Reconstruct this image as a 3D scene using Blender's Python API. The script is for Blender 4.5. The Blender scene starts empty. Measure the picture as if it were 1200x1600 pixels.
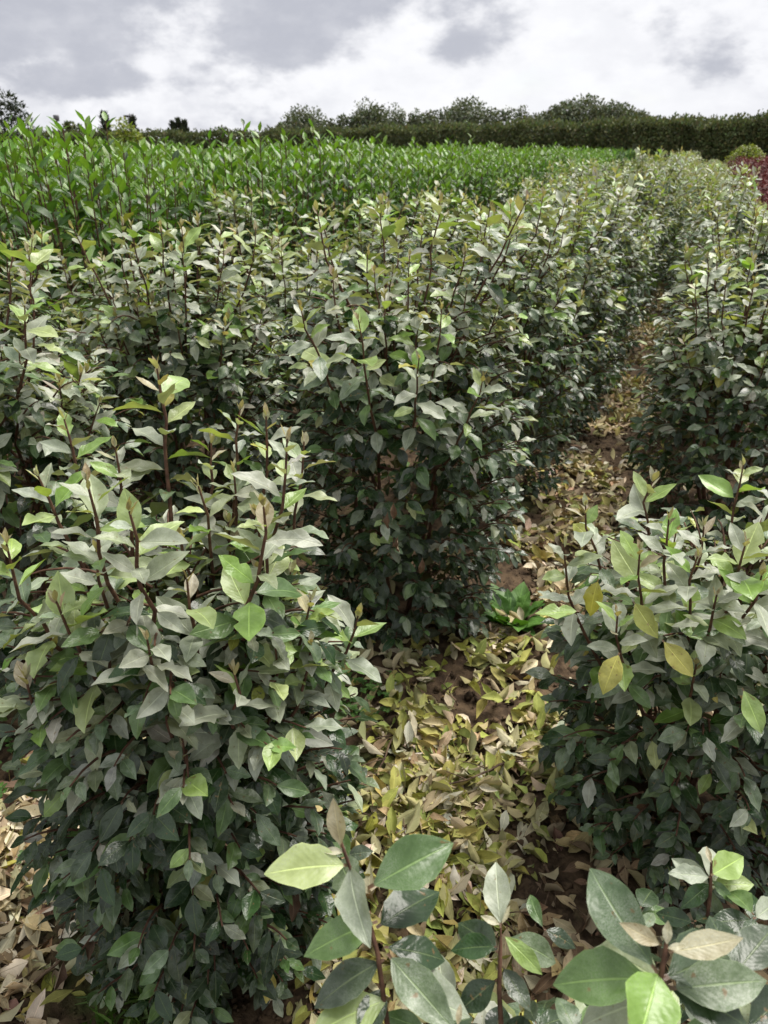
import bpy, math, random
import numpy as np
from mathutils import Vector, Matrix

R = math.radians
random.seed(7)
rng = np.random.default_rng(7)
S = bpy.context.scene
COL = S.collection

# ------------------------------------------------------------------ camera
CAM_H, TILT, YAW = 1.70, R(25.93), R(21.83)
cam_d = bpy.data.cameras.new('camera')
cam_d.sensor_fit = 'VERTICAL'
cam_d.sensor_height = 36.0
cam_d.lens = 26.0
cam_d.clip_start = 0.02
cam_d.clip_end = 3000
cam_d.dof.use_dof = True
cam_d.dof.focus_distance = 1.45
cam_d.dof.aperture_fstop = 8.0
cam = bpy.data.objects.new('camera', cam_d)
COL.objects.link(cam)
cam.location = (0, 0, CAM_H)
cam.rotation_euler = (math.pi / 2 - TILT, 0, YAW)
S.camera = cam

# ------------------------------------------------------------------ world, sun, exposure
SUN_AZ, SUN_EL = R(25), R(60)          # azimuth clockwise from the rows' direction
world = bpy.data.worlds.new('World')
S.world = world
world.use_nodes = True


class NT:
    """small helper round a node tree"""
    def __init__(s, tree):
        s.t = tree
        s.n = tree.nodes
        s.n.clear()

    def new(s, typ, **kw):
        nd = s.n.new(typ)
        for k, v in kw.items():
            setattr(nd, k, v)
        return nd

    def link(s, a, b):
        s.t.links.new(a, b)

    def setin(s, sock, v):
        if hasattr(v, 'is_linked') or hasattr(v, 'links'):
            s.link(v, sock)
        else:
            sock.default_value = v

    def math(s, op, a, b=0.0, c=0.0, clamp=False):
        nd = s.new('ShaderNodeMath', operation=op, use_clamp=clamp)
        for i, v in enumerate((a, b, c)):
            s.setin(nd.inputs[i], v)
        return nd.outputs[0]

    def ramp(s, v, lo, hi, a=0.0, b=1.0, smooth=True):
        nd = s.new('ShaderNodeMapRange', interpolation_type='SMOOTHSTEP' if smooth else 'LINEAR')
        for i, x in enumerate((v, lo, hi, a, b)):
            s.setin(nd.inputs[i], x)
        return nd.outputs[0]

    def mix(s, f, a, b, mode='MIX'):
        nd = s.new('ShaderNodeMix', data_type='RGBA', blend_type=mode)
        s.setin(nd.inputs[0], f)
        s.setin(nd.inputs[6], a)
        s.setin(nd.inputs[7], b)
        return nd.outputs[2]

    def noise(s, vec, scale, detail=3.0, rough=0.5, dist=0.0):
        nd = s.new('ShaderNodeTexNoise')
        if vec is not None:
            s.link(vec, nd.inputs['Vector'])
        nd.inputs['Scale'].default_value = scale
        nd.inputs['Detail'].default_value = detail
        nd.inputs['Roughness'].default_value = rough
        nd.inputs['Distortion'].default_value = dist
        return nd


def ray(u, v):
    """world direction through a pixel of the 1200 x 1600 photograph"""
    x = (u - 600) / 1156.0
    y = (800 - v) / 1156.0
    X, Y, Z = x, math.cos(TILT) + y * math.sin(TILT), -math.sin(TILT) + y * math.cos(TILT)
    c, s = math.cos(YAW), math.sin(YAW)
    return Vector((X * c - Y * s, X * s + Y * c, Z))


def P(u, v, z):
    """point of the scene at height z seen at pixel u, v"""
    d = ray(u, v)
    k = (z - CAM_H) / d.z
    return Vector((d.x * k, d.y * k, z))


def at(u, dist):
    """ground point at a distance, in the direction of column u"""
    d = ray(u, 238)
    d.z = 0
    d.normalize()
    return Vector((d.x * dist, d.y * dist, 0))


def top_h(u, v, dist):
    """height of something whose top is seen at pixel u, v from that far away"""
    d = ray(u, v)
    return CAM_H + d.z / math.hypot(d.x, d.y) * dist


w = NT(world.node_tree)
sky = w.new('ShaderNodeTexSky', sky_type='NISHITA')
sky.sun_disc = False
sky.sun_elevation = SUN_EL
sky.sun_rotation = SUN_AZ
sky.air_density = 1.0
sky.dust_density = 2.0
geo = w.new('ShaderNodeTexCoord')
norm = geo.outputs['Generated']
# the clouds hang in layers: stretch the sampling so that they lie flat
mp = w.new('ShaderNodeMapping')
mp.inputs['Scale'].default_value = (1, 1, 1.9)
mp.inputs['Location'].default_value = (0.35, 0.1, 0.22)
w.link(norm, mp.inputs['Vector'])
vec = mp.outputs['Vector']
n_big = w.noise(vec, 5.0, 8.0, 0.50, 0.0).outputs[0]
n_fine = w.noise(vec, 15.0, 10.0, 0.58, 0.0).outputs[0]
n_veil = w.noise(vec, 2.4, 6.0, 0.55, 0.0).outputs[0]
field = w.math('ADD', n_big, w.math('MULTIPLY', w.math('SUBTRACT', n_fine, 0.5), 0.55))


def cloud_bank(u, v, su, sv, amt):
    """a heavier bank of cloud round one direction of the sky"""
    global field
    d = ray(u, v).normalized()
    sub = w.new('ShaderNodeVectorMath', operation='SUBTRACT')
    w.link(norm, sub.inputs[0])
    sub.inputs[1].default_value = d
    sc = w.new('ShaderNodeVectorMath', operation='MULTIPLY')
    w.link(sub.outputs[0], sc.inputs[0])
    sc.inputs[1].default_value = (1 / su, 1 / su, 1 / sv)
    ln = w.new('ShaderNodeVectorMath', operation='LENGTH')
    w.link(sc.outputs[0], ln.inputs[0])
    b = w.ramp(ln.outputs[1], 1.0, 0.0, 0.0, amt)
    field = w.math('ADD', field, b)


cloud_bank(60, -10, 0.55, 0.15, 0.38)
cloud_bank(455, 45, 0.13, 0.060, 0.34)
cloud_bank(660, -70, 0.45, 0.085, 0.28)
cloud_bank(770, 55, 0.14, 0.05, 0.24)
cloud_bank(1060, 100, 0.12, 0.035, 0.22)
cloud_bank(1020, 40, 0.08, 0.03, 0.18)
cloud_bank(120, 128, 0.24, 0.022, 0.18)
cloud_bank(315, 103, 0.03, 0.010, 0.18)
grey = w.ramp(field, 0.57, 0.80)
grey = w.math('MULTIPLY', grey, w.ramp(n_fine, 0.25, 0.75, 0.72, 1.05), clamp=True)
veil = w.math('MULTIPLY', w.ramp(n_veil, 0.30, 0.62), w.ramp(n_fine, 0.36, 0.64, 0.25, 1.0))
STR = 0.11
k = 1.0 / STR
white = w.mix(veil, (0.62 * k, 0.623 * k, 0.64 * k, 1), (0.47 * k, 0.477 * k, 0.51 * k, 1))
blue = w.ramp(w.math('ADD', field, w.math('MULTIPLY', n_veil, 0.4)), 0.48, 0.62, 0.18, 0.0)
clouds = w.mix(grey, white, (0.325 * k, 0.336 * k, 0.378 * k, 1))
col = w.mix(blue, clouds, sky.outputs[0])
bg = w.new('ShaderNodeBackground')
bg.inputs['Strength'].default_value = STR
w.link(col, bg.inputs['Color'])
wo = w.new('ShaderNodeOutputWorld')
w.link(bg.outputs[0], wo.inputs['Surface'])

sun_d = bpy.data.lights.new('sun', 'SUN')
sun_d.energy = 3.6
sun_d.angle = R(36)
sun_d.color = (1.0, 0.95, 0.88)
sun = bpy.data.objects.new('sun', sun_d)
COL.objects.link(sun)
to_sun = Vector((math.sin(SUN_AZ) * math.cos(SUN_EL), math.cos(SUN_AZ) * math.cos(SUN_EL), math.sin(SUN_EL)))
sun.rotation_euler = to_sun.to_track_quat('Z', 'Y').to_euler()
sun.location = to_sun * 50

S.view_settings.view_transform = 'Standard'
S.view_settings.look = 'None'
S.view_settings.exposure = 0.72
S.view_settings.gamma = 1.0
S.view_settings.use_curve_mapping = False
S.render.engine = 'CYCLES'
S.cycles.max_bounces = 7
S.cycles.diffuse_bounces = 4
S.cycles.glossy_bounces = 2
S.cycles.transmission_bounces = 4
S.cycles.use_denoising = True
S.cycles.caustics_reflective = False
S.cycles.caustics_refractive = False


# ------------------------------------------------------------------ materials
def leaf_material(name, under, silver=(0.44, 0.465, 0.40), rough=0.42, trans=0.18, veins=0.35, rib=(0.42, 0.46, 0.22),
                  under_mix=0.75, spots=0.0, spec=0.5, blot_scale=3.2, trans_col=(1.5, 1.55, 0.55)):
    m = bpy.data.materials.new(name)
    m.use_nodes = True
    t = NT(m.node_tree)
    uv = t.new('ShaderNodeUVMap', uv_map='UVMap')
    sep = t.new('ShaderNodeSeparateXYZ')
    t.link(uv.outputs[0], sep.inputs[0])
    u, v = sep.outputs[0], sep.outputs[1]
    mid = t.math('ABSOLUTE', t.math('SUBTRACT', u, 0.5))
    at_ = t.new('ShaderNodeVertexColor', layer_name='tint')
    tint, sil = at_.outputs['Color'], at_.outputs['Alpha']
    # pattern space of one leaf: its own length and width, shifted from leaf to leaf
    sp3 = t.new('ShaderNodeSeparateColor')
    t.link(tint, sp3.inputs[0])
    cmb = t.new('ShaderNodeCombineXYZ')
    t.link(t.math('MULTIPLY', u, 0.45), cmb.inputs[0])
    t.link(v, cmb.inputs[1])
    t.link(t.math('ADD', t.math('MULTIPLY', sp3.outputs[0], 97.0), t.math('MULTIPLY', sp3.outputs[1], 53.0)), cmb.inputs[2])
    obj = cmb.outputs[0]
    # midrib and side veins
    ribm = t.ramp(mid, 0.012, 0.035, 1.0, 0.0)
    ph = t.math('MULTIPLY', t.math('SUBTRACT', v, t.math('MULTIPLY', mid, 0.55)), 62.0)
    vs = t.math('SINE', ph)
    veinm = t.ramp(vs, 0.72, 1.0, 0.0, 1.0)
    # blotches, scale-like scurf
    blot = t.noise(obj, blot_scale, 3.0, 0.55).outputs[0]
    scurf = t.noise(obj, 70.0, 2.0, 0.6).outputs[0]
    scm = t.math('MULTIPLY', t.ramp(scurf, 0.30, 0.70), t.ramp(blot, 0.32, 0.66, 0.12, 1.15))
    bright = t.ramp(blot, 0.3, 0.7, 0.78, 1.22, smooth=False)
    cb = t.new('ShaderNodeVectorMath', operation='SCALE')
    t.link(tint, cb.inputs[0])
    t.link(bright, cb.inputs['Scale'])
    top = t.mix(t.math('MULTIPLY', scm, sil), cb.outputs[0], (*silver, 1))
    ribc = t.new('ShaderNodeVectorMath', operation='SCALE')
    t.link(tint, ribc.inputs[0])
    ribc.inputs['Scale'].default_value = 2.1
    ribcol = t.mix(0.22, ribc.outputs[0], (*rib, 1))
    top = t.mix(t.math('MULTIPLY', veinm, 0.17 * veins), top, ribcol)
    top = t.mix(t.math('MULTIPLY', ribm, 0.7), top, ribcol)
    edge = t.ramp(mid, 0.465, 0.495, 0.0, 0.3)
    top = t.mix(edge, top, ribcol)
    if spots > 0:
        sp = t.noise(obj, 7.0, 3.0, 0.55).outputs[0]
        top = t.mix(t.ramp(sp, 0.66, 0.71, 0.0, spots), top, (0.16, 0.10, 0.04, 1))
    und = t.mix(under_mix, cb.outputs[0], (*under, 1))
    und = t.mix(t.math('MULTIPLY', ribm, 0.5), und, (0.24, 0.17, 0.09, 1))
    und = t.mix(t.math('MULTIPLY', t.ramp(scurf, 0.55, 0.7), 0.22), und, (0.22, 0.13, 0.05, 1))
    back = t.new('ShaderNodeNewGeometry').outputs['Backfacing']
    colr = t.mix(back, top, und)
    pet = t.ramp(v, 0.055, 0.085, 1.0, 0.0)
    colr = t.mix(pet, colr, (0.13, 0.07, 0.04, 1))
    bs = t.new('ShaderNodeBsdfPrincipled')
    t.link(colr, bs.inputs['Base Color'])
    rg = t.math('ADD', t.math('MULTIPLY', t.math('ADD', t.math('MULTIPLY', back, 0.8), sil), 0.26), rough)
    rg = t.math('ADD', rg, t.math('MULTIPLY', blot, 0.12), clamp=True)
    t.link(rg, bs.inputs['Roughness'])
    bs.inputs['Specular IOR Level'].default_value = spec
    bump = t.new('ShaderNodeBump')
    bump.inputs['Strength'].default_value = 0.4
    bump.inputs['Distance'].default_value = 0.003
    hgt = t.math('ADD', t.math('MULTIPLY', vs, 0.09 * veins),
                 t.math('ADD', t.math('MULTIPLY', ribm, -0.9), t.math('MULTIPLY', blot, 2.2)))
    t.link(hgt, bump.inputs['Height'])
    t.link(bump.outputs[0], bs.inputs['Normal'])
    tr = t.new('ShaderNodeBsdfTranslucent')
    trc = t.mix(1.0, cb.outputs[0], (*trans_col, 1), 'MULTIPLY')
    t.link(trc, tr.inputs['Color'])
    mx = t.new('ShaderNodeMixShader')
    mx.inputs[0].default_value = trans
    t.link(bs.outputs[0], mx.inputs[1])
    t.link(tr.outputs[0], mx.inputs[2])
    out = t.new('ShaderNodeOutputMaterial')
    t.link(mx.outputs[0], out.inputs['Surface'])
    return m


def noise_material(name, c1, c2, scale, rough=0.8, bump=0.5, bdist=0.01, c3=None, s3=3.0, lo=0.35, hi=0.65):
    m = bpy.data.materials.new(name)
    m.use_nodes = True
    t = NT(m.node_tree)
    tc = t.new('ShaderNodeTexCoord')
    n = t.noise(tc.outputs['Object'], scale, 6.0, 0.6).outputs[0]
    c = t.mix(t.ramp(n, lo, hi), (*c1, 1), (*c2, 1))
    if c3:
        n3 = t.noise(tc.outputs['Object'], s3, 5.0, 0.6).outputs[0]
        c = t.mix(t.ramp(n3, 0.54, 0.68, 0.0, 0.8), c, (*c3, 1))
    bs = t.new('ShaderNodeBsdfPrincipled')
    t.link(c, bs.inputs['Base Color'])
    bs.inputs['Roughness'].default_value = rough
    bs.inputs['Specular IOR Level'].default_value = 0.2
    b = t.new('ShaderNodeBump')
    b.inputs['Strength'].default_value = bump
    b.inputs['Distance'].default_value = bdist
    t.link(n, b.inputs['Height'])
    t.link(b.outputs[0], bs.inputs['Normal'])
    out = t.new('ShaderNodeOutputMaterial')
    t.link(bs.outputs[0], out.inputs['Surface'])
    return m


M = {}
M['oleaster'] = leaf_material('oleaster_leaf', (0.26, 0.235, 0.10), rough=0.20, trans=0.22, spots=0.8, spec=0.5)
M['laurel'] = leaf_material('laurel_leaf', (0.14, 0.26, 0.06), rough=0.30, trans=0.24, under_mix=0.6, spec=0.38,
                            rib=(0.30, 0.42, 0.14), silver=(0.3, 0.4, 0.2))
M['red'] = leaf_material('red_leaf', (0.13, 0.03, 0.03), rough=0.55, spec=0.25, trans=0.15, trans_col=(1.4, 0.7, 0.6),
                         rib=(0.25, 0.08, 0.06), silver=(0.3, 0.2, 0.2))
M['dry'] = leaf_material('dry_leaf', (0.47, 0.41, 0.28), rough=0.62, trans=0.08, silver=(0.52, 0.46, 0.33),
                         rib=(0.34, 0.27, 0.13), spots=0.7, under_mix=0.45, veins=0.6, spec=0.3, trans_col=(1.2, 1.1, 0.6))
M['weed'] = leaf_material('weed_leaf', (0.12, 0.26, 0.05), rough=0.42, trans=0.25, under_mix=0.5,
                          rib=(0.30, 0.42, 0.14), veins=0.9)
M['hedge'] = leaf_material('hedge_leaf', (0.05, 0.07, 0.025), rough=0.55, trans=0.12, under_mix=0.4, veins=0.0, spec=0.3)
M['bark'] = noise_material('shrub_bark', (0.060, 0.031, 0.020), (0.125, 0.066, 0.042), 60, 0.7, 0.4, 0.002)
M['trunk'] = noise_material('tree_bark', (0.05, 0.042, 0.035), (0.12, 0.10, 0.08), 8, 0.85, 0.6, 0.03)
M['twig'] = noise_material('dead_twig', (0.05, 0.03, 0.022), (0.16, 0.11, 0.07), 50, 0.8, 0.4, 0.002)
M['soil'] = noise_material('soil', (0.040, 0.026, 0.016), (0.115, 0.078, 0.046), 22, 0.92, 0.9, 0.02,
                           c3=(0.060, 0.075, 0.022), s3=2.3)
M['metal'] = noise_material('lamp_metal', (0.10, 0.10, 0.11), (0.16, 0.16, 0.17), 5, 0.5, 0.05, 0.001)


# ------------------------------------------------------------------ leaf shapes
def leaf_geo(L=1.0, W=0.5, nl=8, nw=4, fold=0.15, droop=0.5, wave=0.03, freq=2.2, phase=0.0, twist=0.0, jag=0.03,
             pet=0.075, pw=0.85, seed=0, curl=0.0, bite=None):
    """one leaf: base at the origin, blade along +Y, upper side +Z.  returns verts, uvs, quads"""
    r = np.random.default_rng(seed)
    v = np.linspace(0, 1, nl + 1)
    if nl > 3:
        v = np.concatenate([[0.0], pet + (1 - pet) * np.linspace(0, 1, nl) ** 1.02])
    elif nl == 3:
        v = np.array([0, .30, .68, 1.0])
    else:
        v = np.array([0, .48, 1.0])
    vp = np.clip((v - pet) / (1 - pet), 0, 1)
    hw = 0.5 * W * np.sin(math.pi * vp ** pw) ** 0.95 * (1.04 - .0 * vp)
    hw = np.maximum(hw, 0.012)
    hw[0] = 0.018
    if nl > 3:
        hw[1] = 0.018
    hw[-1] = 0.004
    u = np.linspace(-1, 1, nw + 1)
    # the arc of the midrib
    ang = droop * (v - 0.25) * 1.2
    dy = np.diff(v, prepend=0)
    yy = np.cumsum(np.cos(ang) * dy) * L
    zz = -np.cumsum(np.sin(ang) * dy) * L
    jl = 1 + r.normal(0, jag, (nl + 1, 2))
    V = np.zeros((nl + 1, nw + 1, 3))
    for j, uu in enumerate(u):
        side = 0 if uu < 0 else 1
        wv = hw * jl[:, side]
        if bite is not None and ((bite[1] < 0) == (uu < 0)) and abs(uu) > 0.9:
            wv = wv * (1 - 0.42 * np.exp(-((v - bite[0]) / 0.055) ** 2))
        a = abs(uu)
        off = curl * a * a
        x = uu * wv * math.cos(off * 0.6)
        z = fold * a * wv + off * wv * 0.8 + wave * a * a * np.sin(2 * math.pi * freq * v + phase + (1.9 if uu > 0 else 0)) * (hw / (0.5 * W + 1e-6))
        tw = twist * v
        V[:, j, 0] = x * np.cos(tw) + z * np.sin(tw)
        V[:, j, 1] = yy + z * np.sin(ang)
        V[:, j, 2] = zz + z * np.cos(tw) * np.cos(ang) - x * np.sin(tw)
    UV = np.zeros((nl + 1, nw + 1, 2))
    UV[..., 0] = (u[None, :] + 1) / 2
    UV[..., 1] = v[:, None]
    idx = np.arange((nl + 1) * (nw + 1)).reshape(nl + 1, nw + 1)
    q = np.stack([idx[:-1, :-1], idx[:-1, 1:], idx[1:, 1:], idx[1:, :-1]], -1).reshape(-1, 4)
    return V.reshape(-1, 3), UV.reshape(-1, 2), q


def make_mesh(name, V, Q, UV, C, mat):
    me = bpy.data.meshes.new(name)
    nv, nq = len(V), len(Q)
    me.vertices.add(nv)
    me.vertices.foreach_set('co', np.ascontiguousarray(V, dtype=np.float32).ravel())
    me.loops.add(nq * 4)
    me.loops.foreach_set('vertex_index', np.ascontiguousarray(Q, dtype=np.int32).ravel())
    me.polygons.add(nq)
    me.polygons.foreach_set('loop_start', np.arange(0, nq * 4, 4, dtype=np.int32))
    me.polygons.foreach_set('use_smooth', np.ones(nq, dtype=bool))
    uvl = me.uv_layers.new(name='UVMap')
    uvl.data.foreach_set('uv', np.ascontiguousarray(UV[Q.ravel()], dtype=np.float32).ravel())
    ca = me.color_attributes.new('tint', 'FLOAT_COLOR', 'POINT')
    ca.data.foreach_set('color', np.ascontiguousarray(C, dtype=np.float32).ravel())
    me.materials.append(mat)
    me.update(calc_edges=True)
    me.validate()
    return me


# leaf classes: colour of the upper side (linear) and amount of silvery scurf
CLS = {
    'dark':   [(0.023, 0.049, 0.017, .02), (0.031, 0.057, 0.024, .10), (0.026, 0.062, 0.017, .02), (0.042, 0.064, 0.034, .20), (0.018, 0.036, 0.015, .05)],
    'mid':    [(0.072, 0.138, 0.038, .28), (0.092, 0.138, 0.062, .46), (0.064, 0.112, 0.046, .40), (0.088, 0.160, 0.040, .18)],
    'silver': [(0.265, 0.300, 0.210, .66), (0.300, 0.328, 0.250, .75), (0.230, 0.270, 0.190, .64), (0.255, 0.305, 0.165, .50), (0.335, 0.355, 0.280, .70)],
    'lime':   [(0.230, 0.340, 0.080, .30), (0.290, 0.380, 0.130, .45), (0.180, 0.310, 0.055, .20), (0.33, 0.40, 0.15, .40)],
    'yellow': [(0.250, 0.270, 0.045, .15), (0.340, 0.320, 0.060, .15)],
    'tan':    [(0.370, 0.335, 0.205, .60), (0.440, 0.405, 0.270, .70), (0.340, 0.285, 0.165, .50)],
    'brown':  [(0.085, 0.048, 0.030, .05), (0.115, 0.066, 0.040, .05)],
    'laurel': [(0.040, 0.098, 0.015, .0), (0.056, 0.128, 0.019, .0), (0.028, 0.064, 0.014, .0), (0.068, 0.148, 0.023, .0)],
    'laurely': [(0.112, 0.228, 0.025, .0), (0.142, 0.262, 0.035, .0), (0.118, 0.205, 0.028, .0)],
    'red':    [(0.090, 0.018, 0.020, .0), (0.120, 0.024, 0.026, .0), (0.060, 0.022, 0.020, .0), (0.13, 0.036, 0.034, 0)],
    'litter': [(0.330, 0.325, 0.080, .05), (0.270, 0.295, 0.070, .05), (0.450, 0.385, 0.225, .45), (0.620, 0.570, 0.430, .60),
               (0.340, 0.255, 0.140, .15), (0.150, 0.096, 0.056, .05), (0.210, 0.250, 0.060, .05), (0.41, 0.36, 0.11, .1)],
    'weed':   [(0.068, 0.160, 0.028, .0), (0.090, 0.195, 0.036, .0), (0.054, 0.130, 0.026, .0)],
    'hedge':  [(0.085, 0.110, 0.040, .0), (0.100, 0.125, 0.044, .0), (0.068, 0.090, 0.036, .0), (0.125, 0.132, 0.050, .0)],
    'poplar': [(0.110, 0.132, 0.080, .0), (0.125, 0.148, 0.092, .0), (0.095, 0.115, 0.070, .0)],  # far trees: lightened to grey-green, distance haze put into the leaf colour
    'pine':   [(0.026, 0.040, 0.028, .0), (0.034, 0.050, 0.034, .0), (0.042, 0.056, 0.040, .0)],
    'golden': [(0.170, 0.210, 0.020, .0), (0.140, 0.180, 0.020, .0), (0.210, 0.230, 0.030, .0)],
    'grass':  [(0.070, 0.140, 0.025, .0), (0.110, 0.170, 0.040, .0)],
}
SHAPE = {  # length 1; W, fold, droop, wave, twist, curl ranges
    'dark':   dict(W=(.40, .50), fold=(.03, .28), droop=(.2, .8), wave=(.008, .028), twist=(-.25, .25), curl=(-.1, .15)),
    'mid':    dict(W=(.39, .49), fold=(.05, .32), droop=(.1, .7), wave=(.012, .038), twist=(-.3, .3), curl=(-.1, .2)),
    'silver': dict(W=(.35, .45), fold=(.06, .34), droop=(-.2, .6), wave=(.02, .060), twist=(-.5, .5), curl=(-.1, .3)),
    'lime':   dict(W=(.40, .50), fold=(.06, .32), droop=(-.1, .6), wave=(.02, .05), twist=(-.35, .35), curl=(-.1, .2)),
    'yellow': dict(W=(.42, .52), fold=(.05, .2), droop=(.1, .6), wave=(.02, .04), twist=(-.3, .3), curl=(-.1, .2)),
    'tan':    dict(W=(.34, .46), fold=(.1, .35), droop=(-.2, .3), wave=(.0, .03), twist=(-.3, .3), curl=(0, .3)),
    'brown':  dict(W=(.36, .5), fold=(.2, .6), droop=(.2, 1.4), wave=(.04, .09), twist=(-.8, .8), curl=(.2, .8)),
    'laurel': dict(W=(.32, .40), fold=(.12, .35), droop=(.0, .7), wave=(.0, .015), twist=(-.3, .3), curl=(-.1, .2)),
    'laurely': dict(W=(.31, .39), fold=(.15, .4), droop=(-.1, .5), wave=(.0, .015), twist=(-.3, .3), curl=(-.1, .2)),
    'red':    dict(W=(.34, .44), fold=(.1, .3), droop=(.1, .6), wave=(.0, .02), twist=(-.3, .3), curl=(-.1, .2)),
    'litter': dict(W=(.30, .44), fold=(.05, .9), droop=(-.5, .7), wave=(.02, .07), twist=(-.8, .8), curl=(-.4, 1.2)),
    'weed':   dict(W=(.5, .65), fold=(.05, .25), droop=(.2, .8), wave=(.02, .05), twist=(-.3, .3), curl=(-.1, .2)),
    'hedge':  dict(W=(.55, .8), fold=(.05, .3), droop=(-.3, .6), wave=(.0, .03), twist=(-.4, .4), curl=(0, .2)),
    'poplar': dict(W=(.6, .85), fold=(.05, .3), droop=(-.3, .6), wave=(.0, .03), twist=(-.4, .4), curl=(0, .2)),
    'pine':   dict(W=(.25, .4), fold=(.05, .3), droop=(-.2, .5), wave=(.0, .03), twist=(-.4, .4), curl=(0, .2)),
    'golden': dict(W=(.5, .7), fold=(.05, .3), droop=(-.3, .6), wave=(.0, .03), twist=(-.4, .4), curl=(0, .2)),
    'grass':  dict(W=(.045, .07), fold=(.1, .3), droop=(.3, 1.6), wave=(.0, .0), twist=(-.5, .5), curl=(0, .0)),
}
LOD = {'hi': (11, 4), 'mid': (5, 2), 'low': (3, 2), 'far': (2, 2)}
MATOF = dict(dark='oleaster', mid='oleaster', silver='oleaster', lime='oleaster', yellow='oleaster', tan='oleaster',
             brown='dry', laurel='laurel', laurely='laurel', red='red', litter='dry', weed='weed', hedge='hedge',
             poplar='hedge', pine='hedge', golden='weed', grass='weed')
_geo = {}


def variants(cls, lod, n=10):
    key = (cls, lod)
    if key not in _geo:
        nl, nw = LOD[lod]
        rr = random.Random(hash(cls) % 1 + sum(map(ord, cls)))
        s = SHAPE[cls]
        out = []
        for i in range(n):
            f = lambda k: rr.uniform(*s[k])
            bite = (rr.uniform(.4, .8), rr.choice((-1, 1))) if (lod == 'hi' and cls in ('dark', 'mid', 'yellow', 'lime', 'silver', 'litter') and i % 3 == 0) else None
            out.append(leaf_geo(1.0, f('W'), nl, nw, f('fold'), f('droop'), f('wave'), rr.uniform(1.6, 3.0),
                                rr.uniform(0, 6.28), f('twist'), 0.03 if lod == 'hi' else 0.02, seed=rr.randrange(9999),
                                curl=f('curl'), pw=rr.uniform(.78, 1.0), bite=bite,
                                pet=0.002 if cls == 'grass' else 0.075))
        _geo[key] = out
    return _geo[key]


_leafmesh = {}


def leaf_mesh(cls, vi, ti):
    """shared mesh of a single leaf (for the leaves that are objects of their own)"""
    key = (cls, vi, ti)
    if key not in _leafmesh:
        V, UV, Q = variants(cls, 'hi')[vi]
        c = np.array(CLS[cls][ti % len(CLS[cls])], float)
        C = np.tile(c, (len(V), 1))
        _leafmesh[key] = make_mesh('leaf', V, Q, UV, C, M[MATOF[cls]])
    return _leafmesh[key]


class Leaves:
    """records of leaves; build() joins them, or makes single objects of them"""
    def __init__(s):
        s.r = []          # (cls, pos, 3x3 columns scaled, vi, tint)

    def add(s, cls, pos, d, n, size, roll=0.0, wide=1.0):
        d = Vector(d).normalized()
        n = Vector(n)
        z = n - d * n.dot(d)
        if z.length < 1e-4:
            z = d.orthogonal()
        z.normalize()
        x = d.cross(z)
        if roll:
            c, sn = math.cos(roll), math.sin(roll)
            x, z = x * c + z * sn, z * c - x * sn
        s.r.append((cls, Vector(pos), x * (size * wide), d * size, z * size, random.randrange(10), random.randrange(12)))

    def mesh(s, name, lod, recs=None, jitter=0.16):
        recs = s.r if recs is None else recs
        groups = {}
        for rec in recs:
            groups.setdefault((rec[0], rec[5]), []).append(rec)
        Vs, Qs, Us, Cs, mats, mi = [], [], [], [], [], []
        base = 0
        for (cls, vi), rs in groups.items():
            V, UV, Q = variants(cls, lod)[vi]
            B = np.array([[r[2][:], r[3][:], r[4][:]] for r in rs])          # n,3(axis),3
            T = np.array([r[1][:] for r in rs])
            W = np.einsum('vk,nkc->nvc', V, B) + T[:, None, :]
            n, nv = len(rs), len(V)
            tints = np.array([CLS[cls][r[6] % len(CLS[cls])] for r in rs], float)
            tints[:, :3] *= rng.normal(1, jitter, (n, 1)).clip(.6, 1.5)
            tints[:, :3] *= rng.normal(1, jitter * .35, (n, 3)).clip(.8, 1.2)
            Vs.append(W.reshape(-1, 3))
            Us.append(np.tile(UV, (n, 1)))
            Cs.append(np.repeat(tints, nv, 0))
            Qs.append((Q[None] + (np.arange(n) * nv)[:, None, None] + base).reshape(-1, 4))
            base += n * nv
            mn = MATOF[cls]
            if mn not in mats:
                mats.append(mn)
            mi.append(np.full(n * len(Q), mats.index(mn), np.int32))
        me = make_mesh(name, np.concatenate(Vs), np.concatenate(Qs), np.concatenate(Us), np.concatenate(Cs), M[mats[0]])
        for mn in mats[1:]:
            me.materials.append(M[mn])
        me.polygons.foreach_set('material_index', np.concatenate(mi))
        return me


class Tubes:
    """tapered round stems joined into one mesh"""
    def __init__(s):
        s.V, s.Q = [], []

    def add(s, pts, rads, n=6):
        base = len(s.V)
        k = len(pts)
        for i, (p, r) in enumerate(zip(pts, rads)):
            d = (pts[min(i + 1, k - 1)] - pts[max(i - 1, 0)])
            d = d.normalized() if d.length > 1e-7 else Vector((0, 0, 1))
            a = d.orthogonal().normalized()
            b = d.cross(a)
            for j in range(n):
                t = 2 * math.pi * j / n
                s.V.append(p + (a * math.cos(t) + b * math.sin(t)) * r)
        for i in range(k - 1):
            for j in range(n):
                s.Q.append((base + i * n + j, base + i * n + (j + 1) % n, base + (i + 1) * n + (j + 1) % n, base + (i + 1) * n + j))

    def mesh(s, name, mat):
        V = np.array([v[:] for v in s.V])
        Q = np.array(s.Q)
        return make_mesh(name, V, Q, np.zeros((len(V), 2)), np.ones((len(V), 4)), mat)


# ------------------------------------------------------------------ object helpers
def thing(name, label, cat, loc=(0, 0, 0), rz=0.0, group=None, scale=1.0):
    o = bpy.data.objects.new(name, None)
    o.empty_display_size = 0.1
    COL.objects.link(o)
    o.location = loc
    o.rotation_euler = (0, 0, rz)
    o.scale = (scale,) * 3 if not isinstance(scale, (tuple, list)) else scale
    o['label'] = label
    o['category'] = cat
    if group:
        o['group'] = group
    return o


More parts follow.
